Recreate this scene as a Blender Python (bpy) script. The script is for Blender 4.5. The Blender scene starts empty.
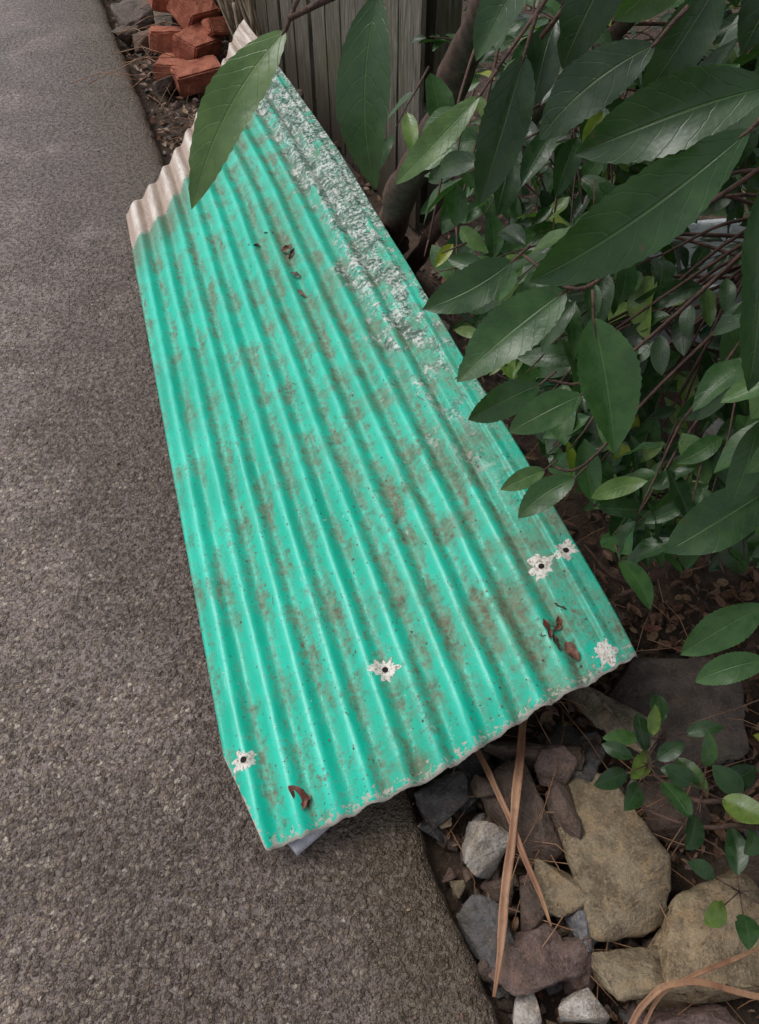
import bpy, bmesh, math, random
from mathutils import Vector, Matrix, noise
random.seed(7)
R=random.random
def U(a,b): return a+(b-a)*random.random()
V=Vector
scene=bpy.context.scene
COL=scene.collection

# ---------------------------------------------------------------- node helper
class NT:
    def __init__(s,name):
        s.m=bpy.data.materials.new(name); s.m.use_nodes=True
        s.t=s.m.node_tree; s.n=s.t.nodes; s.l=s.t.links
        s.b=s.n['Principled BSDF']; s.out=s.n['Material Output']
    def put(s,sock,v):
        if hasattr(v,'links') or isinstance(v,bpy.types.NodeSocket): s.l.new(v,sock)
        elif isinstance(v,(tuple,list)):
            sock.default_value=tuple(v)+((1,) if len(v)==3 and sock.type=='RGBA' else ())
        else: sock.default_value=v
    def math(s,op,a,b=0,c=None,clamp=False):
        n=s.n.new('ShaderNodeMath'); n.operation=op; n.use_clamp=clamp
        s.put(n.inputs[0],a); s.put(n.inputs[1],b)
        if c is not None: s.put(n.inputs[2],c)
        return n.outputs[0]
    def attr(s,name):
        n=s.n.new('ShaderNodeAttribute'); n.attribute_name=name; return n.outputs['Vector']
    def sep(s,v):
        n=s.n.new('ShaderNodeSeparateXYZ'); s.put(n.inputs[0],v); return n.outputs
    def geo(s):
        n=s.n.new('ShaderNodeNewGeometry'); return n.outputs['Position']
    def map(s,v,scale,loc=(0,0,0)):
        n=s.n.new('ShaderNodeMapping'); s.put(n.inputs['Vector'],v)
        n.inputs['Scale'].default_value=scale; n.inputs['Location'].default_value=loc; return n.outputs[0]
    def noise(s,v,scale,detail=3,rough=.55,col=False,dist=0):
        n=s.n.new('ShaderNodeTexNoise'); s.put(n.inputs['Vector'],v)
        n.inputs['Scale'].default_value=scale; n.inputs['Detail'].default_value=detail
        n.inputs['Roughness'].default_value=rough; n.inputs['Distortion'].default_value=dist
        return n.outputs['Color' if col else 'Fac']
    def voro(s,v,scale,feat='F1',rnd=1):
        n=s.n.new('ShaderNodeTexVoronoi'); n.feature=feat; s.put(n.inputs['Vector'],v)
        n.inputs['Scale'].default_value=scale; n.inputs['Randomness'].default_value=rnd
        return n
    def mr(s,v,a,b,c=0,d=1,smooth=True):
        n=s.n.new('ShaderNodeMapRange'); n.interpolation_type='SMOOTHSTEP' if smooth else 'LINEAR'
        s.put(n.inputs[0],v)
        for i,x in enumerate((a,b,c,d)): s.put(n.inputs[1+i],x)
        return n.outputs[0]
    def mix(s,f,a,b,mode='MIX'):
        n=s.n.new('ShaderNodeMix'); n.data_type='RGBA'; n.blend_type=mode
        s.put(n.inputs[0],f); s.put(n.inputs[6],a); s.put(n.inputs[7],b); return n.outputs[2]
    def ramp(s,f,stops):
        n=s.n.new('ShaderNodeValToRGB'); s.put(n.inputs[0],f); e=n.color_ramp.elements
        while len(e)<len(stops): e.new(.5)
        for i,(p,c) in enumerate(stops): e[i].position=p; e[i].color=tuple(c)+(1,)
        return n.outputs[0]
    def bump(s,h,dist=.005,st=1,prev=None):
        n=s.n.new('ShaderNodeBump'); s.put(n.inputs['Height'],h); n.inputs['Distance'].default_value=dist
        n.inputs['Strength'].default_value=st
        if prev is not None: s.put(n.inputs['Normal'],prev)
        return n.outputs[0]
    def fin(s,col,rough=.6,normal=None,spec=.5):
        s.put(s.b.inputs['Base Color'],col); s.put(s.b.inputs['Roughness'],rough)
        s.b.inputs['Specular IOR Level'].default_value=spec
        if normal is not None: s.put(s.b.inputs['Normal'],normal)
        return s.m

# ---------------------------------------------------------------- mesh helpers
class Acc:
    def __init__(s): s.v=[];s.f=[];s.a=[]
    def add(s,vs,fs,at=None):
        o=len(s.v); s.v.extend(vs); s.f.extend([tuple(i+o for i in f) for f in fs])
        s.a.extend(at if at else [(0,0,0)]*len(vs))
    def obj(s,name,mat,parent=None,smooth=True,attr='at'):
        me=bpy.data.meshes.new(name); me.from_pydata([tuple(v) for v in s.v],[],s.f); me.update()
        if smooth: me.polygons.foreach_set('use_smooth',[True]*len(me.polygons))
        if attr:
            a=me.attributes.new(attr,'FLOAT_VECTOR','POINT')
            a.data.foreach_set('vector',[c for t in s.a for c in t])
        me.materials.append(mat)
        o=bpy.data.objects.new(name,me); COL.objects.link(o)
        if parent: o.parent=parent
        return o
def empty(name):
    o=bpy.data.objects.new(name,None); COL.objects.link(o); o.empty_display_size=.1; return o

def tube(acc,pts,rads,seg=7,tag=0):
    pts=[V(p) for p in pts]; vs=[];fs=[];at=[]
    n=len(pts); up=V((.3,.2,1)).normalized(); L=0
    for i,p in enumerate(pts):
        t=(pts[min(i+1,n-1)]-pts[max(i-1,0)]).normalized()
        if i: L+=(p-pts[i-1]).length
        x=t.cross(up)
        if x.length<.05: x=t.cross(V((1,0,0)))
        x.normalize(); y=t.cross(x)
        for k in range(seg):
            a=2*math.pi*k/seg
            vs.append(p+(x*math.cos(a)+y*math.sin(a))*rads[i]); at.append((L,k/seg,tag))
    for i in range(n-1):
        for k in range(seg):
            k2=(k+1)%seg
            fs.append((i*seg+k,i*seg+k2,(i+1)*seg+k2,(i+1)*seg+k))
    fs.append(tuple(range(seg))[::-1]); fs.append(tuple((n-1)*seg+k for k in range(seg)))
    acc.add(vs,fs,at)

def curve(pts,n=8):
    P=[V(p) for p in pts]; P=[P[0]*2-P[1]]+P+[P[-1]*2-P[-2]]; out=[]
    for i in range(1,len(P)-2):
        for k in range(n):
            t=k/n; a,b,c,d=P[i-1:i+3]
            out.append(.5*((2*b)+(c-a)*t+(2*a-5*b+4*c-d)*t*t+(-a+3*b-3*c+d)*t**3))
    out.append(P[-2]); return out

def leaf(acc,base,tip,wr=.36,nrm=(0,-.3,1),st=10,cols=5,fold=.12,droop=.06,wave=.02,teeth=0,rnd=None,twist=0):
    base=V(base);tip=V(tip); ax=tip-base; L=ax.length; a=ax/L
    n=V(nrm); n=(n-a*n.dot(a))
    if n.length<.05: n=a.orthogonal()
    n.normalize(); side=a.cross(n); 
    if rnd is None: rnd=R()
    ph=U(0,6); vs=[];fs=[];at=[]
    sickle=U(-.06,.06); pe=U(.62,.80); qe=U(.74,.92); mx=(pe/(pe+qe))**pe*(qe/(pe+qe))**qe
    nib=int(U(2,st-2)) if (teeth and R()<.35) else -9
    for i in range(st+1):
        s=i/st
        w=(max(s,0)**pe)*(max(1-s,0)**qe)/mx*wr*L*.5
        if s>.9: w*=.8+.2*(1-s)*10
        if i==0: w=.004*L
        tw=twist*s
        sd=side*math.cos(tw)+n*math.sin(tw); nn=n*math.cos(tw)-side*math.sin(tw)
        for j in range(cols):
            c=-1+2*j/(cols-1)
            ww=w
            if teeth and abs(c)>.99 and i<st: ww*= 1+(.035 if i%2 else -.02)+.03*noise.noise(V((i*.7,c*4,ph)))
            if c>.99 and abs(i-nib)<=1: ww*=.86
            off=droop*L*4*s*(1-s) + fold*w*abs(c)**1.3 + wave*L*math.sin(s*11+ph+ (1.5 if c>0 else 0))*abs(c)**2*min(1,4*s*(1-s)+.1)
            vs.append(base+a*(s*L)+sd*(c*ww+sickle*L*4*s*(1-s))+nn*off); at.append((s,c,rnd))
    for i in range(st):
        for j in range(cols-1):
            q=i*cols+j; fs.append((q,q+1,q+cols+1,q+cols))
    acc.add(vs,fs,at)

def rock_mesh(acc,c,dim,rot,seed,tag,n=14,tilt=.15):
    rd=random.Random(seed); bm=bmesh.new()
    for i in range(n):
        p=V((rd.uniform(-1,1),rd.uniform(-1,1),rd.uniform(-1,1)))
        m=max(abs(p.x),abs(p.y),abs(p.z)); p=p/m*rd.uniform(.78,1.0)
        bm.verts.new((p.x*dim[0]/2,p.y*dim[1]/2,p.z*dim[2]/2))
    r=bmesh.ops.convex_hull(bm,input=bm.verts)
    for g in list(r['geom_interior'])+list(r['geom_unused']):
        if isinstance(g,bmesh.types.BMVert) and g.is_valid: bm.verts.remove(g)
    bmesh.ops.bevel(bm,geom=bm.edges[:],offset=min(dim)*.03,segments=1,affect='EDGES',profile=.6)
    bmesh.ops.triangulate(bm,faces=bm.faces[:])
    big=max(dim)
    if big>.05:
        for _ in range(3 if big>.1 else 1):
            el=[e for e in bm.edges if e.calc_length()>big*.05]
            if not el: break
            bmesh.ops.subdivide_edges(bm,edges=el,cuts=1); bmesh.ops.triangulate(bm,faces=[f for f in bm.faces if len(f.verts)>3])
    bm.normal_update()
    o=V((seed*3.1,seed*1.7,0))
    for v in bm.verts:
        d=noise.noise(v.co*(3/big)+o)*.03*big+noise.noise(v.co*(16/big)+o)*.022*big
        d+=.014*big*(abs(noise.noise(V((v.co.x*4/big,v.co.y*4/big,v.co.z*22/big))+o))-.2)
        v.co+=v.normal*d
    M=Matrix.Translation(V(c))@Matrix.Rotation(rot,4,'Z')@Matrix.Rotation(rd.uniform(-tilt,tilt),4,'X')@Matrix.Rotation(rd.uniform(-tilt,tilt),4,'Y')
    bm.transform(M); bm.verts.index_update()
    acc.add([v.co.copy() for v in bm.verts],[tuple(v.index for v in f.verts) for f in bm.faces],[tag]*len(bm.verts)); bm.free()

# ---------------------------------------------------------------- materials
def mat_sheet():
    m=NT('painted_corrugated_steel'); a=m.sep(m.attr('sh')); b=m.sep(m.attr('sn'))
    across,dfar,h=a[0],a[1],a[2]; dnear,s,l=b[0],b[1],b[2]
    cx=m.n.new('ShaderNodeCombineXYZ'); m.put(cx.inputs[0],across); m.put(cx.inputs[1],l); P=cx.outputs[0]
    st=m.map(P,(1,.20,1)); 
    n1=m.noise(P,3.2,3,.6); n2=m.noise(st,30,5,.74); n3=m.noise(P,80,5,.78); n4=m.noise(P,330,2,.6); n5=m.noise(P,6.5,5,.72)
    green=m.mix(m.mr(n1,.35,.65),(.004,.46,.315),(.010,.60,.43))
    green=m.mix(m.math('MULTIPLY',m.mr(n4,.4,.7),.45),green,(.03,.39,.28))
    green=m.mix(m.math('MULTIPLY',m.mr(m.math('ADD',h,m.math('MULTIPLY',m.math('SUBTRACT',n2,.5),3.5)),.3,1.3),.45),green,(.070,.70,.56))  # ridge crests paler: highlight streaks painted into the green
    fa=m.math('ADD',m.math('MULTIPLY',m.math('SUBTRACT',n5,.5),2.8),m.math('MULTIPLY',s,.70))
    green=m.mix(m.math('MULTIPLY',m.mr(fa,.08,1.0),.65),green,(.070,.31,.18))
    low=m.mr(h,1.1,-.7)
    g=m.math('ADD',m.math('MULTIPLY',low,.46),m.math('MULTIPLY',m.math('SUBTRACT',n2,.5),2.2))
    g=m.math('ADD',g,m.math('MULTIPLY',m.math('SUBTRACT',n5,.5),2.1))
    g=m.math('ADD',g,m.math('MULTIPLY',m.math('SUBTRACT',n3,.5),2.0))
    g=m.math('ADD',g,m.math('MULTIPLY',s,.28))
    gm=m.mr(g,.12,1.12,0,.86)
    grime=m.ramp(m.noise(P,30,4,.75),[(.34,(.065,.068,.036)),(.47,(.135,.122,.072)),(.58,(.175,.185,.115)),(.68,(.15,.26,.17))])
    c=m.mix(gm,green,grime)
    br=m.mr(m.math('ADD',n2,m.math('MULTIPLY',m.math('SUBTRACT',n3,.5),1.2)),.61,.76); br=m.math('MULTIPLY',br,m.mr(n1,.44,.58))
    c=m.mix(m.math('MULTIPLY',br,.8),c,(.15,.075,.045))
    v=m.voro(P,95); vc=m.sep(v.outputs['Color'])
    sp=m.mr(m.math('ADD',v.outputs['Distance'],m.math('MULTIPLY',n3,.9)),.68,.60)
    sp=m.math('MULTIPLY',sp,m.mr(vc[0],.72,.74))
    c=m.mix(m.math('MULTIPLY',sp,.68),c,m.mix(vc[1],(.05,.04,.027),(.13,.07,.045)))
    w=m.mr(m.noise(P,48,5,.8),.64,.662); w=m.math('MULTIPLY',w,m.mr(m.noise(P,4.6,2),.44,.52))
    sc=m.mr(m.noise(m.map(P,(1,.07,1),(4,2,0)),120,2,.6),.70,.72); sc=m.math('MULTIPLY',sc,m.mr(n5,.48,.58))
    w=m.math('MAXIMUM',w,m.math('MULTIPLY',sc,.6))
    c=m.mix(m.math('MULTIPLY',w,.9),c,(.56,.57,.53))
    # flat lap at the garden side: paint gone chalky grey with dark moss in blotches
    fl=m.math('MULTIPLY',m.mr(m.math('ADD',s,m.math('MULTIPLY',m.math('SUBTRACT',n5,.5),.42)),.73,.82),m.mr(l,.7,1.7))
    f1=m.math('MULTIPLY',fl,m.mr(m.math('ADD',m.noise(m.map(P,(1,.45,1)),15,5,.8),m.mr(l,1.2,2.6,-.04,.07)),.45,.54))
    c=m.mix(m.math('MULTIPLY',f1,.9),c,m.ramp(m.math('ADD',m.math('MULTIPLY',n3,.5),m.math('MULTIPLY',m.noise(P,20,4,.75),.5)),[(.41,(.020,.038,.024)),(.47,(.07,.13,.095)),(.51,(.22,.28,.25)),(.57,(.64,.63,.60))]))
    ew=m.mr(m.math('SUBTRACT',dnear,m.math('MULTIPLY',m.mr(n3,.45,.75),.05)),.0055,.003)
    c=m.mix(ew,c,(.46,.43,.37))
    wob=m.math('MULTIPLY',m.math('SUBTRACT',n3,.5),.12)
    wm=m.mr(m.math('ADD',dfar,wob),.245,.215)
    wc=m.mix(m.mr(n2,.35,.65),(.50,.41,.35),(.74,.68,.62)); wc=m.mix(m.math('MULTIPLY',low,.70),wc,(.30,.19,.135))
    gd=m.mr(m.math('ADD',dfar,m.math('MULTIPLY',wob,3)),.52,.24); c=m.mix(m.math('MULTIPLY',gd,.6),c,(.14,.13,.075))
    c=m.mix(wm,c,wc)
    hb=m.math('ADD',m.math('MULTIPLY',gm,.5),n3); hb=m.math('ADD',hb,m.math('MULTIPLY',n4,.4))
    return m.fin(c,m.math('ADD',.26,m.math('MULTIPLY',gm,.45)),m.bump(hb,.0011,.75),.5)

def mat_path():
    m=NT('exposed_aggregate_concrete'); P=m.geo(); s=m.sep(P)
    Pw=m.n.new('ShaderNodeVectorMath'); Pw.operation='ADD'; m.put(Pw.inputs[0],P)
    sc=m.n.new('ShaderNodeVectorMath'); sc.operation='SCALE'; m.put(sc.inputs[0],m.noise(P,90,2,.6,col=True)); sc.inputs['Scale'].default_value=.014
    m.put(Pw.inputs[1],sc.outputs[0]); Q=Pw.outputs[0]
    v=m.voro(Q,84); v2=m.voro(Q,175)
    big=m.noise(P,1.7,3,.55); med=m.noise(P,8,4,.65); fine=m.noise(P,300,3,.75); tiny=m.noise(P,60,3,.75)
    cs=m.sep(v.outputs['Color']); cs2=m.sep(v2.outputs['Color'])
    stops=[(0,(.070,.048,.036)),(.4,(.19,.135,.10)),(.75,(.34,.26,.195)),(1,(.62,.53,.43))]
    stone=m.ramp(cs[0],stops); stone2=m.ramp(cs2[0],stops)
    e=m.math('ADD',s[0],m.math('MULTIPLY',s[1],.369)) # .247 at slab edge
    zone=m.math('ADD',m.math('MULTIPLY',m.math('SUBTRACT',big,.45),1.8),m.mr(s[1],3.0,.5,-.40,.45))
    x1=m.mr(m.math('ADD',zone,m.math('MULTIPLY',m.math('SUBTRACT',cs[1],.62),1.6)),-.15,.35)
    x2=m.mr(m.math('ADD',zone,m.math('MULTIPLY',m.math('SUBTRACT',cs2[1],.45),1.3)),-.25,.35)
    mort=m.mix(m.mr(med,.35,.65),(.112,.080,.072),(.205,.155,.147))
    mort=m.mix(m.math('MULTIPLY',m.mr(fine,.42,.66),.6),mort,(.34,.265,.235))
    mort=m.mix(m.math('MULTIPLY',m.mr(tiny,.50,.64),.70),mort,(.042,.028,.023))
    rr1=m.math('ADD',v.outputs['Distance'],m.math('MULTIPLY',m.math('SUBTRACT',cs[2],.5),.25))
    d1=m.math('MULTIPLY',m.mr(rr1,.56,.42),x1)
    d2=m.math('MULTIPLY',m.mr(v2.outputs['Distance'],.56,.40),x2)
    c=m.mix(m.math('MULTIPLY',d2,.8),mort,stone2)
    c=m.mix(m.math('MULTIPLY',d1,.92),c,stone)
    wet=m.mr(m.math('ADD',m.noise(P,2.1,5,.7),m.mr(e,-1.1,.1,-.12,.10)),.42,.58)
    c=m.mix(m.math('MULTIPLY',wet,.50),c,(.046,.027,.020))
    mg=m.mr(m.math('ADD',e,m.math('MULTIPLY',m.math('SUBTRACT',med,.5),.6)),-.12,.20)
    c=m.mix(m.math('MULTIPLY',mg,.55),c,(.080,.058,.027))
    dome=m.math('MAXIMUM',m.math('MULTIPLY',m.mr(rr1,.62,.1),x1),m.math('MULTIPLY',m.math('MULTIPLY',m.mr(v2.outputs['Distance'],.62,.1),x2),.55))
    hgt=m.math('ADD',dome,m.math('MULTIPLY',fine,.30)); hgt=m.math('SUBTRACT',hgt,m.math('MULTIPLY',m.mr(tiny,.48,.66),.6)); 
    return m.fin(c,m.math('SUBTRACT',.46,m.math('MULTIPLY',wet,.20)),m.bump(hgt,.0065,.95),.6)

def mat_soil():
    m=NT('damp_soil'); P=m.geo(); n=m.noise(P,14,4,.65); f=m.noise(P,120,4,.7)
    c=m.ramp(n,[(.3,(.026,.018,.013)),(.5,(.060,.040,.028)),(.7,(.10,.068,.046))])
    c=m.mix(m.mr(f,.5,.72),c,(.15,.095,.06))
    return m.fin(c,.8,m.bump(m.math('ADD',n,m.math('MULTIPLY',f,.5)),.02,.9),.3)

def mat_rock():
    m=NT('garden_rock'); A=m.attr('at'); P=m.geo()
    n=m.noise(P,20,5,.75); f=m.noise(P,190,4,.75); z=m.noise(m.map(P,(1,1,3)),8,4,.6); ly=m.noise(m.map(P,(.6,.8,5)),26,4,.7)
    c=m.mix(m.mr(n,.35,.65),m.mix(1.0,A,(.45,.41,.38),'MULTIPLY'),A)
    c=m.mix(m.math('MULTIPLY',m.mr(ly,.48,.66),.55),c,m.mix(1.0,A,(1.25,1.05,.85),'MULTIPLY'))
    c=m.mix(m.math('MULTIPLY',m.mr(f,.5,.70),.6),c,m.mix(1.0,A,(1.7,1.6,1.5),'MULTIPLY'))
    c=m.mix(m.math('MULTIPLY',m.mr(z,.54,.66),.35),c,(.10,.085,.04))
    c=m.mix(m.math('MULTIPLY',m.mr(f,.43,.33),.6),c,(.03,.022,.016))
    h=m.math('ADD',m.math('ADD',n,m.math('MULTIPLY',f,.4)),m.math('MULTIPLY',ly,.5))
    return m.fin(c,m.mr(n,.3,.7,.34,.68),m.bump(h,.012,.95),.45)

def mat_leaf():
    m=NT('glossy_leaf'); a=m.sep(m.attr('at')); P=m.geo()
    s,c,r=a[0],a[1],a[2]; ac=m.math('ABSOLUTE',c)
    n=m.noise(P,55,3,.6)
    vq=m.math('FRACT',m.math('ADD',m.math('SUBTRACT',m.math('MULTIPLY',s,m.mr(r,0,1,7,10,False)),m.math('MULTIPLY',m.math('POWER',ac,1.4),1.5)),m.math('MULTIPLY',n,.7)))
    vein=m.mr(m.math('ABSOLUTE',m.math('SUBTRACT',vq,.5)),.07,.0)
    mid=m.mr(ac,.055,.015)
    base=m.ramp(r,[(0,(.014,.036,.013)),(.40,(.025,.064,.020)),(.72,(.042,.105,.028)),(.88,(.080,.145,.045)),(.95,(.13,.20,.035)),(1,(.42,.36,.02))])
    base=m.mix(m.mr(n,.35,.7),base,m.mix(1.0,base,(1.5,1.35,1.3),'MULTIPLY'))
    base=m.mix(m.math('MULTIPLY',vein,.08),base,m.mix(1.0,base,(2.2,2.0,1.8),'MULTIPLY'))
    base=m.mix(m.math('MULTIPLY',mid,.5),base,m.mix(.5,base,(.16,.24,.07)))
    bl=m.mr(m.noise(P,120,3,.7),.68,.71); base=m.mix(m.math('MULTIPLY',bl,.65),base,(.10,.065,.03))
    h=m.math('ADD',m.math('MULTIPLY',vein,-.18),m.math('MULTIPLY',mid,-.7)); h=m.math('ADD',h,m.math('MULTIPLY',n,1.2))
    m.fin(base,m.mr(n,.3,.7,.24,.40),m.bump(h,.0010,.6),.5)
    tr=m.n.new('ShaderNodeBsdfTranslucent'); m.put(tr.inputs[0],m.mix(1.0,base,(1.6,2.0,.8),'MULTIPLY'))
    mx=m.n.new('ShaderNodeMixShader'); mx.inputs[0].default_value=.2
    m.l.new(m.b.outputs[0],mx.inputs[1]); m.l.new(tr.outputs[0],mx.inputs[2]); m.l.new(mx.outputs[0],m.out.inputs[0])
    return m.m
def mat_simple(name,c1,c2,scale=20,rough=.7,bd=.003,stretch=(1,1,1),spec=.4):
    m=NT(name); P=m.map(m.geo(),stretch); n=m.noise(P,scale,4,.65); f=m.noise(P,scale*8,3,.6)
    c=m.mix(m.mr(n,.3,.7),c1,c2); c=m.mix(m.math('MULTIPLY',m.mr(f,.45,.7),.45),c,tuple(x*.4 for x in c1))
    return m.fin(c,rough,m.bump(m.math('ADD',n,m.math('MULTIPLY',f,.4)),bd,.8),spec)
def mat_fence():
    m=NT('weathered_timber'); P=m.geo(); g=m.noise(m.map(P,(8,8,.5)),14,4,.7); n=m.noise(P,3,4,.7); z=m.sep(P)[2]
    c=m.ramp(g,[(.32,(.035,.028,.022)),(.46,(.12,.10,.082)),(.6,(.20,.18,.15)),(.75,(.29,.27,.23))])
    c=m.mix(m.mr(n,.42,.66,0,.65),c,(.085,.085,.045))
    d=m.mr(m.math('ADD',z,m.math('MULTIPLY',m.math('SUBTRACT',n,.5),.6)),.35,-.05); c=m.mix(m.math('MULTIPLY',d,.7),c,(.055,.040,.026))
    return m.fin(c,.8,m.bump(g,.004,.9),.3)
def mat_litter():
    m=NT('dead_leaf'); a=m.sep(m.attr('at'))
    c=m.ramp(a[2],[(0,(.055,.028,.018)),(.35,(.13,.062,.035)),(.6,(.19,.10,.055)),(.8,(.28,.18,.10)),(1,(.14,.040,.028))])
    n=m.noise(m.geo(),150,3,.6); c=m.mix(m.mr(n,.4,.7),c,m.mix(1.0,c,(.45,.42,.4),'MULTIPLY'))
    return m.fin(c,.5,m.bump(n,.001,.6),.4)
def mat_chip():
    m=NT('bare_zinc_chip'); P=m.geo(); n=m.noise(P,130,5,.75)
    return m.fin(m.ramp(n,[(.36,(.20,.13,.08)),(.44,(.50,.45,.38)),(.52,(.70,.68,.63)),(.7,(.76,.74,.70))]),.6,m.bump(n,.0008,.6))

M_sheet=mat_sheet();M_path=mat_path();M_soil=mat_soil();M_rock=mat_rock();M_leaf=mat_leaf();M_lit=mat_litter();M_chip=mat_chip()
M_bark=mat_simple('brown_bark',(.050,.026,.020),(.12,.068,.050),40,.75,.004)
M_fence=mat_fence()
M_brick=mat_simple('red_brick',(.26,.075,.045),(.44,.15,.085),14,.8,.008)
M_strap=mat_simple('dry_flax',(.22,.10,.055),(.40,.23,.13),18,.55,.001,(1,.4,1))
M_stick=mat_simple('dry_stick',(.20,.15,.10),(.36,.29,.20),22,.7,.002)
M_hole=mat_simple('dark_hole_disc',(.01,.009,.008),(.014,.012,.01),20,.9,.001)
M_tub=mat_simple('pale_plastic',(.55,.58,.58),(.68,.71,.72),6,.4,.0005)
M_pipe=mat_simple('galvanised_metal',(.40,.38,.44),(.58,.56,.62),30,.35,.0008)

# ---------------------------------------------------------------- ground & path
def edge_x(y): return .247-.369*y
def build_ground():
    ys=[-40]+[-3+i*.06 for i in range(int(12/.06))]+[12,60]
    xs=[-60]+[-3+i*.06 for i in range(int(7/.06))]+[6,60]
    A=Acc(); vs=[]
    for y in ys:
        for x in xs:
            z=-.10
            if x>edge_x(y)-.2 and abs(y)<9 and x<4.5:
                z+=.03*noise.noise(V((x*3,y*3,0)))+.012*noise.noise(V((x*14,y*14,3)))
            else: z=-.13 if x<edge_x(y)-.2 else -.10
            vs.append(V((x,y,z)))
    n=len(xs); fs=[(j*n+i,j*n+i+1,(j+1)*n+i+1,(j+1)*n+i) for j in range(len(ys)-1) for i in range(n-1)]
    A.add(vs,fs); A.obj('ground',M_soil,attr=None)
build_ground()
def build_path():
    ys=[-30,-6]+[-1+i*.02 for i in range(400)]+[9,12,60]; vs=[];W=7
    for y in ys:
        j=.014*noise.noise(V((y*4,0,0)))+.010*noise.noise(V((y*22,5,0)))+.005*noise.noise(V((y*70,5,0))) if -2<y<8 else 0
        e=edge_x(y)+j
        c=.004*noise.noise(V((y*9,1,0)))
        vs+= [V((-60,y,0)),V((e-1.5,y,0)),V((e-.06,y,0)),V((e-.022,y,-.003)),V((e-.005,y,-.012+c)),V((e+.004,y,-.03+c)),V((e+.006,y,-.16))]
    fs=[(j*W+i,j*W+i+1,(j+1)*W+i+1,(j+1)*W+i) for j in range(len(ys)-1) for i in range(W-1)]
    A=Acc();A.add(vs,fs);A.obj('concrete_path',M_path,attr=None)
build_path()

# ---------------------------------------------------------------- corrugated sheet
nv=V((.951,.31,0)); dv=V((-.31,.951,0))
def interp(t,pts):
    if t<=pts[0][0]: return pts[0][1]
    for (a,b),(c,d) in zip(pts,pts[1:]):
        if t<=c: return b+(d-b)*(t-a)/(c-a)
    return pts[-1][1]
NEAR=[(-.130,.640),(-.087,.432),(-.02,.431),(.125,.440),(.27,.446),(.474,.487),(.63,.508),(.719,.517)]
FAR=[(-.088,2.79),(.03,2.91),(.176,3.125),(.332,3.37),(.49,3.65),(.621,3.88),(.72,3.99)]
def aL(l): return interp(l,[(.45,-.130),(.65,-.130),(2.8,-.088),(4,-.088)])
def aR(l): return interp(l,[(.5,.721),(2.6,.726),(3.3,.695),(3.95,.64)])
SC=.862; NC=10
def prof(s):
    if s<SC:
        return -math.cos(2*math.pi*NC*s/SC - .25)*.0098
    u=(s-SC)/(1-SC); h=-math.cos(-.25)*.0098
    h+= .012*min(1,u/.12)
    if .50<u<.56: h+=.007*(u-.50)/.06
    elif .56<=u: h+=.007-.005*max(0,min(1,(u-.60)/.1))
    if u>.95: h-=.016*(u-.95)/.05
    return h
def SP(s,l,off=0):
    a=aL(l)+(aR(l)-aL(l))*s
    a+=.005*noise.noise(V((s*3,l*1.3,20)))*min(1,s*5)*min(1,(1-s)*5)
    p=nv*a+dv*l
    z=.052+.165*s+.012*s*math.sin(l*1.7)
    z+=.007*noise.noise(V((a*4,l*1.6,1)))+.0032*noise.noise(V((a*14,l*6,4)))+.0012*noise.noise(V((a*40,l*22,4)))
    z+=prof(s)*(1+.25*noise.noise(V((a*5,l*2.2,9))))
    if s>.93: z-= .004*abs(noise.noise(V((0,l*3,2))))
    k=max(0,1-(l-.43-.1*max(0,s))/.10); z-=.010*k*k*(1+noise.noise(V((a*9,0,3))))
    p.z=z+off+.002
    return p
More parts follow.
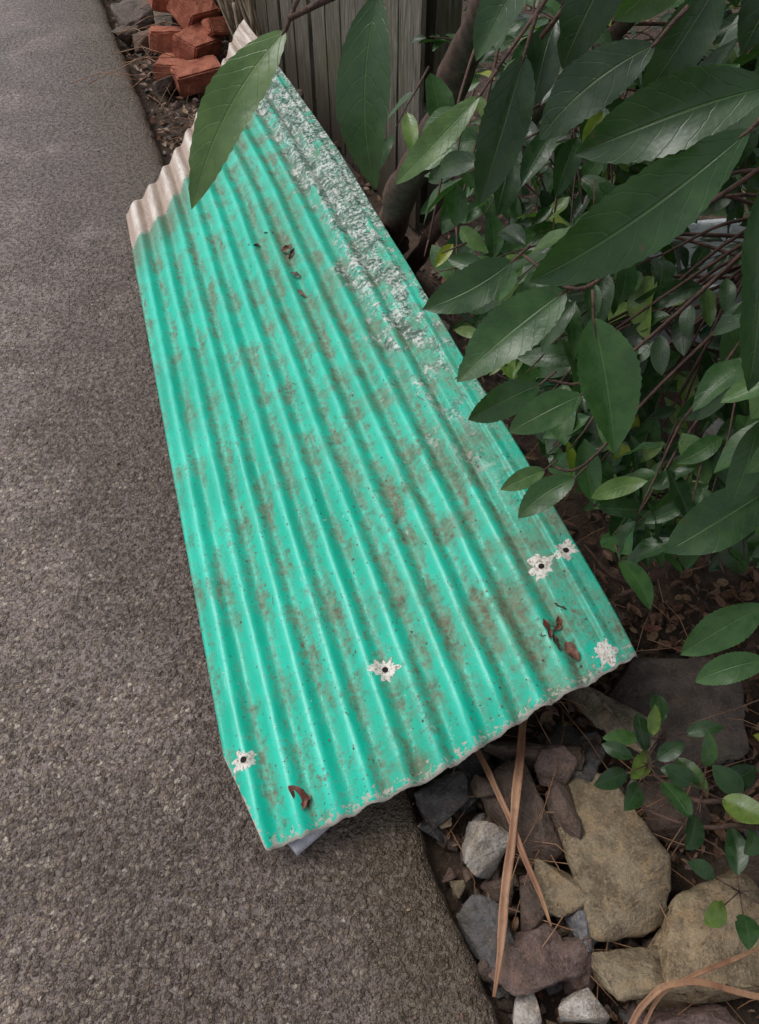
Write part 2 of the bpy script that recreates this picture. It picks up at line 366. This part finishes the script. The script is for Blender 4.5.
def build_sheet():
    root=empty('corrugated_metal_sheet')
    S=[SC*i/(NC*14) for i in range(NC*14+1)]+[SC+(1-SC)*k/34 for k in range(1,35)]
    rows=230; vs=[];sh=[];sn=[]
    for j in range(rows+1):
        t=j/rows
        for s in S:
            a0=-.13+.851*s; nl=interp(a0,NEAR)+.006*noise.noise(V((a0*30,0,0)))+.0022*noise.noise(V((a0*130,3,0)))
            fa=-.088+.8*s; fl=interp(fa,FAR)+.004*noise.noise(V((s*60,7,0)))
            l=nl+(fl-nl)*t
            p=SP(s,l)
            vs.append(p); sh.append((a0,(1-t)*(fl-nl),prof(s)/.0098)); sn.append((t*(fl-nl),s,l))
    n=len(S); fs=[(j*n+i,j*n+i+1,(j+1)*n+i+1,(j+1)*n+i) for j in range(rows) for i in range(n-1)]
    me=bpy.data.meshes.new('sheet_metal'); me.from_pydata([tuple(v) for v in vs],[],fs); me.update()
    me.polygons.foreach_set('use_smooth',[True]*len(me.polygons))
    for nm,d in (('sh',sh),('sn',sn)):
        a=me.attributes.new(nm,'FLOAT_VECTOR','POINT'); a.data.foreach_set('vector',[c for t in d for c in t])
    me.materials.append(M_sheet)
    o=bpy.data.objects.new('sheet_metal',me); COL.objects.link(o); o.parent=root
    md=o.modifiers.new('thick','SOLIDIFY'); md.thickness=.0016; md.offset=-1
    C=Acc();Hh=Acc()
    for k,(s,l,r,hole) in enumerate([(.887,.775,.036,1),(.431,.689,.034,1),(.045,.612,.030,1),(.962,.790,.032,1),(.925,.545,.032,0)]):
        vs=[];fs=[]; NA=72; rings=5
        w=.851
        for q in range(rings+1):
            for i in range(NA):
                th=2*math.pi*i/NA; d=V((math.cos(th),math.sin(th),k*5))
                rr=r*(.72+.55*noise.noise(V((d.x*1.3,d.y*1.3,k*5+2)))+.42*noise.noise(V((d.x*3,d.y*3,k*9.3)))+.12*noise.noise(V((d.x*9,d.y*9,k*3))))
                if hole: rr=max(rr,.014)
                rr*=q/rings if q else .02
                vs.append(SP(max(0.002,s+rr*math.cos(th)/w),l+rr*math.sin(th),.0010-.0007*(q/rings)))
        for q in range(rings):
            for i in range(NA):
                i2=(i+1)%NA; fs.append((q*NA+i,q*NA+i2,(q+1)*NA+i2,(q+1)*NA+i))
        C.add(vs,fs)
        if hole:
            hv=[SP(s,l,.0016)]+[SP(s+.0066*math.cos(t)/w,l+.0066*math.sin(t),.0016) for t in [2*math.pi*i/18 for i in range(18)]]
            Hh.add(hv,[(0,1+i,1+(i+1)%18) for i in range(18)])
    C.obj('paint_chip',M_chip,root); Hh.obj('screw_hole_disc',M_hole,root)  # near-black discs laid on the chips paint in the dark of the holes
build_sheet()
def build_pipe():
    A=Acc(); NA=24; a=V((-.172,.398,.0185)); d=V((.75,.66,0)).normalized(); sd=V((-d.y,d.x,0)); up=V((0,0,1)); L=.35; vs=[]
    rings=[(.06,.0145),(0,.0145),(0,.0175),(.0015,.018),(L,.018)]
    for t,r in rings:
        for i in range(NA):
            th=2*math.pi*i/NA; vs.append(a+d*t+(sd*math.cos(th)+up*math.sin(th))*r)
    fs=[(q*NA+i,q*NA+(i+1)%NA,(q+1)*NA+(i+1)%NA,(q+1)*NA+i) for q in range(len(rings)-1) for i in range(NA)]
    A.add(vs,fs); A.obj('metal_pipe',M_pipe)
build_pipe()

# dead leaves stuck on the sheet
D=Acc()
def s_of(a,l): return (a-aL(l))/(aR(l)-aL(l))
for a,l,L in [(.40,1.96,.05),(.38,2.21,.06),(.395,2.17,.05),(.597,.637,.055),(.575,.66,.05),(.60,.60,.05),(.61,.655,.035),(.58,.62,.04),(.01,.481,.060),(.02,.50,.04),(.41,2.06,.05),(.63,.66,.035),(.33,2.3,.06),(.35,2.35,.05)]:
    s=s_of(a,l); th=U(0,6.28); p=SP(s,l,.002); q=SP(s+L*math.cos(th)*.9,l+L*math.sin(th),.003)
    leaf(D,p,q,U(.22,.5),(U(-.5,.5),U(-.5,.5),1),10,5,U(.2,.6),U(-.02,.08),.08,teeth=1,rnd=random.choice([.95,1,.1,.3,.98]))
for i in range(480):
    s=U(.03,.98)**.7; l=U(.5,3.2); L=U(.002,.007); th=U(0,6.28)
    if R()<.35: l=U(.5,1.2)
    leaf(D,SP(s,l,.001),SP(s+L*math.cos(th),l+L*math.sin(th),.0015),U(.2,.8),(0,0,1),3,3,.1,.03,.02,rnd=R()*.98)
for i in range(40):
    s=U(.05,.95); l=U(.55,3.0); L=U(.015,.04); th=U(0,6.28)
    leaf(D,SP(s,l,.003),SP(s+L*math.cos(th),l+L*math.sin(th),.003),.05,(0,0,1),4,3,.1,.03,.02,rnd=U(.4,.9))
D.obj('fallen_leaves',M_lit)

# ---------------------------------------------------------------- rocks
def rock(c,dim,rot,seed,col,tilt=.2,n=12):
    A=Acc(); rock_mesh(A,c,dim,rot,seed,col,n=n,tilt=tilt); return A.obj('rock',M_rock)
SL=(.125,.118,.120);DK=(.14,.098,.078);PU=(.19,.13,.115);TG=(.29,.23,.15);TN=(.37,.285,.18);PA=(.50,.46,.42);BL=(.19,.20,.225)
rocks=[(.13,.50,-.035,.13,.10,.09,.3,SL),(.215,.405,-.010,.085,.105,.08,-.3,PA),(.295,.475,-.03,.12,.21,.10,.45,DK),
(.475,.41,-.035,.19,.32,.13,.1,TG),(.60,.24,-.04,.31,.19,.14,.2,TN),(.35,.345,-.03,.10,.11,.09,.3,TG),(.285,.20,-.02,.15,.13,.08,.6,PU),
(.395,.265,-.03,.06,.085,.06,.4,BL),(.385,.47,-.03,.075,.15,.1,.1,DK),(.365,.215,-.03,.07,.12,.08,.1,PU),(.46,.185,-.03,.14,.085,.08,.1,TG),
(.205,.26,-.03,.085,.13,.06,.5,SL),(.26,.135,-.02,.05,.07,.05,.2,PA),(.36,.13,-.02,.08,.06,.05,.3,PA),(.71,.72,-.05,.34,.30,.12,.3,(.14,.11,.095)),
(.33,.60,-.03,.2,.11,.1,.1,DK),(.50,.68,-.02,.22,.10,.09,-.6,(.28,.23,.17)),(.20,.56,-.04,.12,.10,.08,.8,SL),(.62,.50,-.06,.16,.14,.1,.5,DK),(.55,.08,-.04,.2,.12,.1,.1,PU),
(.42,.62,-.05,.14,.14,.12,.9,SL),(.80,.35,-.06,.2,.24,.1,.9,DK),(.45,.29,-.02,.06,.05,.05,.7,TN),(.29,.30,-.02,.06,.08,.05,.2,DK),(.37,.56,-.0,.09,.07,.06,.9,PU),(.23,.51,.0,.06,.08,.05,.4,DK),
(1.02,1.52,.02,.24,.18,.16,.4,(.50,.50,.46)),(.45,.95,.02,.24,.2,.2,.2,DK),(.2,1.6,.02,.26,.3,.2,.8,TG),(-.05,2.5,0,.25,.3,.2,.3,DK),(.1,2.0,.0,.2,.3,.18,.3,SL),(-.42,3.45,.02,.2,.3,.2,.3,DK),
(-1.19,4.41,-.03,.20,.14,.12,.3,(.20,.125,.09)),(-1.34,4.52,-.03,.2,.13,.1,.9,(.14,.105,.08)),(-1.12,4.64,.0,.22,.15,.14,.1,(.19,.14,.105)),(-1.05,3.95,-.04,.12,.1,.1,.6,DK),(-1.3,4.75,-.02,.3,.2,.14,.6,(.15,.11,.09)),(-1.0,4.7,.0,.3,.2,.14,.2,(.14,.10,.08))]
for i,(x,y,z,a,b,c,r,col) in enumerate(rocks): rock((x,y,z),(a*1.12,b*1.12,c),r,i+11,col,n=16 if i in (3,4) else 12)
G=Acc()
for i in range(560):
    y=U(-.3,.95) if i<450 else U(1,5); x=edge_x(y)+.02+abs(random.gauss(0,.28)); 
    if i>=450: x=edge_x(y)+U(.03,.4)
    if x>1.3: continue
    sz=U(.012,.06); k=R(); col=random.choice([SL,DK,PU,DK,TG,SL,PU,PA if k>.6 else DK])
    f=U(.7,1.2); rock_mesh(G,(x,y,U(-.095,-.045)),(sz,sz*U(.6,1.5),sz*U(.4,.8)),U(0,3),i+100,tuple(q*f for q in col),n=9,tilt=.6)
for i in range(46):
    y=U(.1,4.2); x=edge_x(y)-U(.02,1)**1.5*1.0; sz=U(.004,.011)
    if i<2: x,y=((-.28,.45),(-.55,1.9))[i]; sz=.014
    rock_mesh(G,(x,y,sz*.3),(sz,sz*1.2,sz*.8),U(0,3),i+900,random.choice([PA,TG,PU]),n=9,tilt=.5)
G.obj('gravel',M_rock)

# ---------------------------------------------------------------- broken bricks
def brick(c,dim,rz,tx,ty,seed):
    bm=bmesh.new(); bmesh.ops.create_cube(bm,size=1); bmesh.ops.scale(bm,vec=dim,verts=bm.verts)
    rd=random.Random(seed)
    bm.verts.ensure_lookup_table()
    for v in bm.verts:
        if v.co.x>0: v.co.x-=rd.uniform(0,.07)
        v.co+=V((rd.uniform(-.008,.008),rd.uniform(-.012,.012),rd.uniform(-.008,.008)))
    bmesh.ops.bevel(bm,geom=bm.edges[:],offset=.008,segments=2,affect='EDGES')
    bmesh.ops.subdivide_edges(bm,edges=[e for e in bm.edges if e.calc_length()>.03],cuts=5,use_grid_fill=True)
    bm.normal_update()
    for v in bm.verts: v.co+=v.normal*(.008*noise.noise(v.co*22+V((seed,0,0)))+.003*noise.noise(v.co*90))
    bm.transform(Matrix.Translation(V(c))@Matrix.Rotation(rz,4,'Z')@Matrix.Rotation(tx,4,'X')@Matrix.Rotation(ty,4,'Y'))
    me=bpy.data.meshes.new('broken_brick'); bm.to_mesh(me); bm.free(); me.materials.append(M_brick)
    o=bpy.data.objects.new('broken_brick',me); COL.objects.link(o)
for i,b in enumerate([((-.87,3.98,-.02),(.28,.14,.10),.5,.1,0),((-1.02,4.06,-.02),(.22,.14,.10),1.6,.1,.1),((-.90,4.20,.04),(.28,.15,.10),1.1,.3,.1),((-1.05,4.30,.02),(.24,.14,.10),.2,-.2,.1),((-.93,4.42,.12),(.28,.15,.10),.9,.5,.2),((-.84,4.28,.08),(.18,.11,.08),2.2,.2,.4),((-1.06,4.55,.12),(.28,.14,.10),.4,.1,.3)]):
    brick(b[0],b[1],b[2],b[3],b[4],i)

# ---------------------------------------------------------------- fence
def build_fence():
    root=empty('wooden_fence'); A=Acc(); p0=V((.14,2.76,0)); d=V((-.46,.89,0)).normalized(); n=V((d.y,-d.x,0))
    def box(c,ex,ey,ez,lean=0):
        vs=[];X=d;Y=n
        for sx in(-1,1):
            for sy in(-1,1):
                for sz in(-1,1):
                    vs.append(V(c)+X*(sx*ex/2+lean*sz)+Y*(sy*ey/2)+V((0,0,sz*ez/2)))
        A.add(vs,[(0,1,3,2),(4,6,7,5),(0,4,5,1),(2,3,7,6),(0,2,6,4),(1,5,7,3)])
    L=0
    while L<7:
        w=U(.13,.16); h=1.55+U(-.02,.02)
        box(p0+d*(L+w/2)+n*U(-.006,.006)+V((0,0,h/2-.09+U(-.01,.01))),w,.018,h,U(-.02,.02)); L+=w+U(.008,.03)
    for z in (.3,1.2): box(p0+d*3.5+n*.045+V((0,0,z)),7,.06,.08)
    for k in range(4): box(p0+d*(.1+2.2*k)+n*.13+V((0,0,.65)),.1,.1,1.6)
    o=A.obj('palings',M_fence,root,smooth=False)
    b=o.modifiers.new('b','BEVEL'); b.width=.002; b.segments=2
build_fence()
St=Acc()
for i in range(34):
    y=U(3.9,5.1); x=-.66-(y-4.4)*.5+U(-.16,.04); h=U(.2,.7); p=V((x,y,-.08)); q=V((x+U(-.25,.2),y+U(.0,.3),h))
    if q.x>-.52*(q.y-2.76)+.06: q.x=-.52*(q.y-2.76)+.06
    r=U(.004,.013); tube(St,curve([p,(p+q)*.5+V((U(-.04,.0),U(-.04,.04),0)),q],4),[r]*9,7)
St.obj('dry_sticks',M_stick)

# ---------------------------------------------------------------- plastic tub
def build_tub():
    A=Acc(); c=V((1.04,2.16,.12)); rot=.15; NA=40; vs=[]
    def ring(a,b,z,r=.05):
        for i in range(NA):
            t=2*math.pi*i/NA; ct,stt=math.cos(t),math.sin(t); e=.35
            x=a*math.copysign(abs(ct)**e,ct); y=b*math.copysign(abs(stt)**e,stt)
            vs.append(c+V((x*math.cos(rot)-y*math.sin(rot),x*math.sin(rot)+y*math.cos(rot),z)))
    prof_=[(.02,.01,-.21),(.22,.13,-.21),(.235,.145,-.19),(.26,.165,.055),(.275,.18,.06),(.278,.183,.05),(.282,.187,.05),(.28,.185,.066),(.258,.163,.066),(.252,.158,.055),(.228,.138,-.185),(.02,.01,-.19)]
    for p in prof_: ring(*p)
    fs=[(q*NA+i,q*NA+(i+1)%NA,(q+1)*NA+(i+1)%NA,(q+1)*NA+i) for q in range(len(prof_)-1) for i in range(NA)]
    A.add(vs,fs); A.obj('plastic_tub',M_tub)
build_tub()

# ---------------------------------------------------------------- dry strap leaves
def strap(pts,w,name='dry_strap_leaf'):
    C=curve(pts,10); A=Acc(); vs=[];fs=[];n=len(C)
    for i,p in enumerate(C):
        t=(C[min(i+1,n-1)]-C[max(i-1,0)]).normalized(); sd=t.cross(V((0,0,1))).normalized()
        ww=w*min(1,.25+4*(1-i/(n-1)))*(.85+.3*noise.noise(V((i*.3,w*90,0))))
        for c,h in ((-1,.35),(-.5,.12),(0,0),(.5,.12),(1,.3)): vs.append(p+sd*(c*ww/2+.003*noise.noise(V((i*.2,5,w*50))))+V((0,0,h*ww*.6)))
    for i in range(n-1):
        for j in range(4): q=i*5+j; fs.append((q,q+1,q+6,q+5))
    A.add(vs,fs); o=A.obj(name,M_strap); md=o.modifiers.new('s','SOLIDIFY'); md.thickness=.0012
strap([(.34,.75,.0),(.30,.61,.035),(.25,.38,.05),(.20,.15,.03)],.020)
strap([(.19,.66,.0),(.21,.58,.03),(.265,.42,.045),(.315,.26,.03)],.014)
strap([(.38,.02,.01),(.43,.11,.04),(.50,.165,.055),(.58,.165,.05),(.67,.15,.03),(.8,.16,.0)],.012)
strap([(.40,-.02,.01),(.47,.13,.03),(.58,.19,.045),(.75,.24,.02)],.007)

# ---------------------------------------------------------------- litter
Lt=Acc()
for i in range(8200):
    y=U(-.2,5.4); x=edge_x(y)+.03+abs(random.gauss(0,.9)) if R()<.8 else U(.3,3)
    if i>6800: x=U(.3,1.1); y=U(.1,1.1)
    if x<edge_x(y)+.03: continue
    L=U(.012,.05); th=U(0,6.28); z=-.092+U(0,.02)+.03*noise.noise(V((x*3,y*3,0)))
    if y<.7 and x<.7: L*=.6; 
    e=V((math.cos(th)*L,math.sin(th)*L,U(-.008,.012)))
    leaf(Lt,V((x,y,z)),V((x,y,z))+e,random.choice([.12,.35,.5,.5]),(U(-.7,.7),U(-.7,.7),1),4,3,U(0,.8),U(-.1,.2),.05,rnd=R()*.97)
for i in range(110):
    y=U(0,4.6); x=edge_x(y)-abs(random.gauss(0,.14)); L=U(.004,.014); th=U(0,6.28)
    leaf(Lt,V((x,y,.003)),V((x+math.cos(th)*L,y+math.sin(th)*L,.003)),.5,(0,0,1),3,3,.3,.1,.02,rnd=R())
Lt.obj('leaf_litter',M_lit)
Tw=Acc()
for i in range(330):
    y=U(-.1,5.2) if i<230 else U(0,1.1); x=edge_x(y)+.02+abs(random.gauss(0,.5)); L=U(.05,.3); th=U(0,6.28); z=U(-.07,.0)
    p=V((x,y,z)); d=V((math.cos(th),math.sin(th),U(-.1,.15)))*L
    if (p+d).x<edge_x((p+d).y): d=-d
    tube(Tw,[p,p+d*.5+V((U(-.01,.01),U(-.01,.01),.006)),p+d],[.0012,.0011,.0006],5)
for i in range(12):
    x=-1.0+U(-.15,.1); y=3.95+U(-.2,.8); th=U(2.4,3.8); L=U(.2,.4); p=V((x,y,.05)); tube(Tw,[p,p+V((math.cos(th)*L*.5,math.sin(th)*L*.5,.02)),p+V((math.cos(th)*L,math.sin(th)*L,-.04))],[.002]*3,5)
Tw.obj('fallen_twigs',M_strap)

# ---------------------------------------------------------------- shrub
root=empty('laurel_shrub'); LF=Acc(); BR=Acc()
stems=[ [(-.01,2.52,-.1),(.065,2.26,.31),(.155,1.99,.68),(.19,1.80,.95),(.28,1.5,1.3),(.35,1.2,1.6)],
 [(.10,2.45,-.1),(.22,2.1,.4),(.40,1.7,.9),(.55,1.3,1.35),(.6,.9,1.65)],
 [(.75,1.75,-.1),(.72,1.5,.3),(.68,1.25,.7),(.62,1.0,1.1),(.5,.8,1.45)],
 [(.85,1.6,-.1),(.80,1.25,.18),(.69,.95,.30),(.60,.98,.26),(.52,1.04,.2)],
 [(1.1,1.5,-.1),(1.15,1.2,.4),(1.1,.9,.9),(.95,.6,1.3)],
 [(1.0,1.1,-.1),(.85,.75,.10),(.72,.49,.16),(.60,.45,.17),(.54,.50,.14),(.50,.56,.10)],
 [(.85,.75,.10),(.74,.43,.15),(.63,.405,.17),(.54,.42,.15),(.48,.46,.12)],
 [(.65,2.5,-.1),(.7,2.2,.6),(.8,1.9,1.2),(.8,1.6,1.7)],
 [(1.3,2.0,-.1),(1.3,1.8,.6),(1.2,1.5,1.2),(1.1,1.2,1.7)],
 [(.80,1.25,.18),(.70,1.02,.12),(.60,.92,.16),(.52,.90,.12)],
 [(.85,1.6,-.1),(.78,1.2,.08),(.66,1.0,.06),(.56,.98,.09),(.50,1.08,.08)]]
rad=[.058,.030,.018,.013,.014,.0075,.0065,.016,.016,.009,.012]
nodes=[]
for st,r in zip(stems,rad):
    C=curve(st,7); n=len(C)
    C=[p+V((noise.noise(p*6),noise.noise(p*6+V((9,0,0))),noise.noise(p*6+V((0,9,0)))))*.018 for p in C]
    tube(BR,C,[r*(1-.65*i/n)*(1+.25*noise.noise(C[i]*14)) for i in range(n)],11)
    nodes+= [(p,r*(1-.65*i/n)) for i,p in enumerate(C) if p.z>.02]
CAM=V((0,0,1.6))
def ok(p,mg=.0):
    q=.94*p.x+.34*p.y
    if q < .85*(1.6-p.z)/1.6+.055+mg: return False
    if p.y < 1.00*(1.62-p.z)/1.6+.02: return False
    return (p-CAM).length>.74
def spray(p,d,nl,L0):
    d=d.normalized(); Lt_=L0*(.30*nl+.4); pts=[p]
    q=p.copy(); step=Lt_/nl; dd=d.copy(); side=1
    for i in range(nl):
        dd=(dd+V((U(-.12,.12),U(-.12,.12),-.06))).normalized(); q=q+dd*step
        if not ok(q): break
        pts.append(q.copy())
    nl=len(pts)-1
    if nl<1: return 0
    tube(BR,pts,[.0022-.0012*i/nl for i in range(nl+1)],4,.5); k=0
    for i in range(0,nl+1):
        b=pts[i]; t=(pts[max(1,i)]-pts[max(1,i)-1]).normalized(); sd=t.cross(V((0,0,1)))
        if sd.length<.1: sd=V((1,0,0))
        sd.normalize(); side=-side
        ld=(t*.75+sd*side*U(.6,1.1)+V((0,0,U(-.7,.1)))).normalized() if i<nl else (t+V((0,0,-.35))).normalized()
        L=L0*U(.55,1.25); pb=b+ld*.010
        tp=pb+ld*L
        if not ok(tp) or not ok(pb): continue
        nr=V((U(-.8,.6),U(-1.0,.4),1)); r=min(.91,max(0,random.gauss(.44,.27)))
        if R()<.03: r=U(.93,.97)
        leaf(LF,pb,tp,U(.34,.50),nr,8,5,U(.1,.5),U(-.04,.14),U(.01,.04),rnd=r,twist=U(-.6,.6)); k+=1
    return k
cnt=0;tries=0
while cnt<1150 and tries<45000:
    tries+=1
    p=V((U(.05,1.6),U(.5,2.6),U(.08,1.8)))
    if not ok(p): continue
    if p.z<.40 and R()>.35: continue
    if p.x<.42 and p.y>1.15 and R()>.15: continue
    dep=min(.94*p.x+.34*p.y-(.85*(1.6-p.z)/1.6+.055), (p.y-1.0*(1.62-p.z)/1.6)*1.0)
    if R()>math.exp(-dep*1.6)+.1: continue
    if noise.noise(p*2.4+V((3,1,7)))<-.12: continue
    if abs(p.x-.33-.45*(1.45-p.z))<.10 and p.z<1.35 and abs(p.y-(1.0+.95*(1.25-p.z)))<.3: continue
    best=min(nodes,key=lambda n:(n[0]-p).length); bp=best[0]; D_=(p-bp).length
    if D_>.6: continue
    out=(p-bp); out=out.normalized() if D_>.02 else V((0,-1,0))
    d=(out+V((U(-.6,.2),U(-.9,.1),U(-.5,.3)))*.8)
    k=spray(p,d,random.choice([3,4,5,6]),U(.07,.12))
    if k and D_>.05 and R()<.5:
        midp=(p+bp)*.5+V((U(-.03,.03),U(-.03,.03),U(0,.05)))
        C=curve([bp,midp,p],4)
        if all(ok(q,.02) or (q-bp).length<.1 for q in C): tube(BR,C,[.0040-.0022*i/len(C) for i in range(len(C))],5)
    cnt+=1 if k else 0

def HL(b,t,wr=.36,nr=(0,-.75,.65),rnd=.35,twist=0,droop=.06,fold=.22,pet=None):
    b=V(b);t=V(t); leaf(LF,b,t,wr,nr,34,9,fold,droop,.012,teeth=1,rnd=rnd,twist=twist)
    a=(b-t).normalized(); e=V(pet) if pet else b+a*.018+V((.002,.004,.006))
    tube(BR,[e,(e+b)*.5+V((0,0,.001)),b,b+(t-b)*.15],[.0016,.0014,.0012,.0008],6,.5)
HERO=[((-.052,.468,1.433),(-.112,.421,1.354),.27,.87),((-.001,.477,1.449),(-.002,.437,1.357),.36,.42),
((.192,.398,1.412),(.089,.386,1.328),.31,.45),((.207,.420,1.424),(.113,.435,1.380),.36,.3),((.183,.632,1.145),(.080,.589,1.064),.40,.55),
((.197,.573,1.158),(.221,.484,1.072),.46,.60),((.139,.697,1.134),(.046,.677,1.088),.42,.45),((.210,.397,1.380),(.216,.330,1.292),.40,.3),
((.100,.571,1.381),(.075,.533,1.292),.34,.08),((.092,.730,1.286),(.015,.701,1.216),.26,.86),((.194,.686,.972),(.109,.666,.932),.44,.5),
((.242,.669,.971),(.158,.651,.926),.44,.6),((.162,.492,1.417),(.102,.486,1.364),.42,.05),
((.150,.560,1.452),(.122,.545,1.382),.42,.1),((.215,.56,1.43),(.180,.54,1.365),.42,.15),((.262,.52,1.40),(.225,.525,1.33),.4,.3),((.06,.60,1.50),(.055,.60,1.435),.40,.2),
((.10,.60,1.50),(.085,.58,1.425),.40,.15),((.27,.58,1.47),(.24,.55,1.39),.42,.1),((.20,.60,1.48),(.235,.57,1.41),.42,.2),((.12,.66,1.42),(.075,.64,1.35),.42,.35)]
for i,(b,t,w,r) in enumerate(HERO): HL(b,t,w,(U(-.35,.35),-.65+U(-.25,.2),.8),r,twist=U(-.45,.45),droop=U(.0,.11),fold=U(.1,.45))
LOW=[((.286,.724,.754),(.206,.689,.703),.5),((.244,.740,.754),(.180,.725,.726),.8),((.517,.529,.720),(.417,.492,.648),.7),((.513,.467,.683),(.432,.457,.637),.72),
((.346,.619,.695),(.383,.553,.667),.6)]
for b,t,r in LOW: HL(b,t,.42,(U(-.3,.3),-.5,.85),r,twist=U(-.3,.3))
for c,n in (((.60,.46,.17),5),((.70,.42,.16),4),((.52,.52,.14),8),((.64,.30,.12),6),((.80,.50,.2),4),((.56,.58,.12),5)):
    c=V(c)
    for k in range(n):
        th=6.28*(k+U(0,.7))/n; d=V((math.cos(th),math.sin(th),U(-.1,.5))).normalized(); L=U(.06,.09); b=c+d*U(.02,.06)
        tube(BR,[c,b],[.0015,.001],5,.5); HL(b,b+d*L,U(.42,.6),(U(-.5,.5),U(-.5,.3),1),random.choice([.1,.2,.3,.4,.5,.75,.85,.93,.96 if c.x>.6 else .3]),pet=c+(b-c)*.9,twist=U(-.4,.4))
for pts in ([(.30,.62,1.66),(.20,.52,1.56),(.06,.49,1.475),(0,.48,1.455),(-.03,.475,1.445),(-.05,.470,1.438)],
 [(.45,.55,1.5),(.33,.48,1.46),(.22,.41,1.43),(.195,.40,1.415)],[(.62,.9,1.3),(.4,.75,1.22),(.25,.66,1.17),(.19,.62,1.155),(.15,.70,1.14)],
 [(.35,1.0,1.5),(.2,.85,1.38),(.1,.74,1.295)],[(.30,.62,1.66),(.19,.58,1.5),(.11,.575,1.39)],[(.62,1.0,1.1),(.4,.8,1.02),(.26,.69,.98),(.2,.69,.975)],
 [(.6,1.0,.9),(.42,.85,.82),(.30,.74,.765),(.25,.745,.757)],[(.8,.75,.9),(.65,.6,.78),(.52,.53,.722)],[(.65,.6,.78),(.57,.5,.72),(.515,.468,.684)]):
    C=curve(pts,5); tube(BR,C,[.0034-.0018*i/len(C) for i in range(len(C))],6)
LF.obj('foliage',M_leaf,root); BR.obj('branches',M_bark,root)
print('sprays',cnt,'tries',tries,'leaf faces',len(LF.f),'branch faces',len(BR.f))

# ---------------------------------------------------------------- light & camera
w=bpy.data.worlds.new('World'); scene.world=w; w.use_nodes=True; t=w.node_tree
sky=t.nodes.new('ShaderNodeTexSky'); sky.sky_type='NISHITA'; sky.sun_disc=False
sky.sun_elevation=math.radians(58); sky.sun_rotation=math.radians(-60); sky.air_density=1; sky.dust_density=3
hs=t.nodes.new('ShaderNodeHueSaturation'); hs.inputs['Saturation'].default_value=.25
t.links.new(sky.outputs[0],hs.inputs['Color']); t.links.new(hs.outputs[0],t.nodes['Background'].inputs[0])
t.nodes['Background'].inputs[1].default_value=.15
sl=bpy.data.lights.new('sun','SUN'); sl.energy=1.35; sl.angle=math.radians(32); sl.color=(1,.97,.93)
so=bpy.data.objects.new('sun',sl); COL.objects.link(so)
el=math.radians(58); az=math.radians(-60)
dr=V((math.sin(az)*math.cos(el),math.cos(az)*math.cos(el),math.sin(el)))
so.rotation_euler=dr.to_track_quat('Z','Y').to_euler(); so.location=dr*10
cd=bpy.data.cameras.new('camera'); co=bpy.data.objects.new('camera',cd); COL.objects.link(co)
co.location=(0,0,1.6); co.rotation_euler=(math.radians(38),0,0)
cd.sensor_fit='VERTICAL'; cd.sensor_height=36; cd.lens=36*760/1024; cd.clip_start=.02; cd.clip_end=300
scene.camera=co
scene.view_settings.view_transform='Standard'; scene.view_settings.look='None'; scene.view_settings.exposure=0
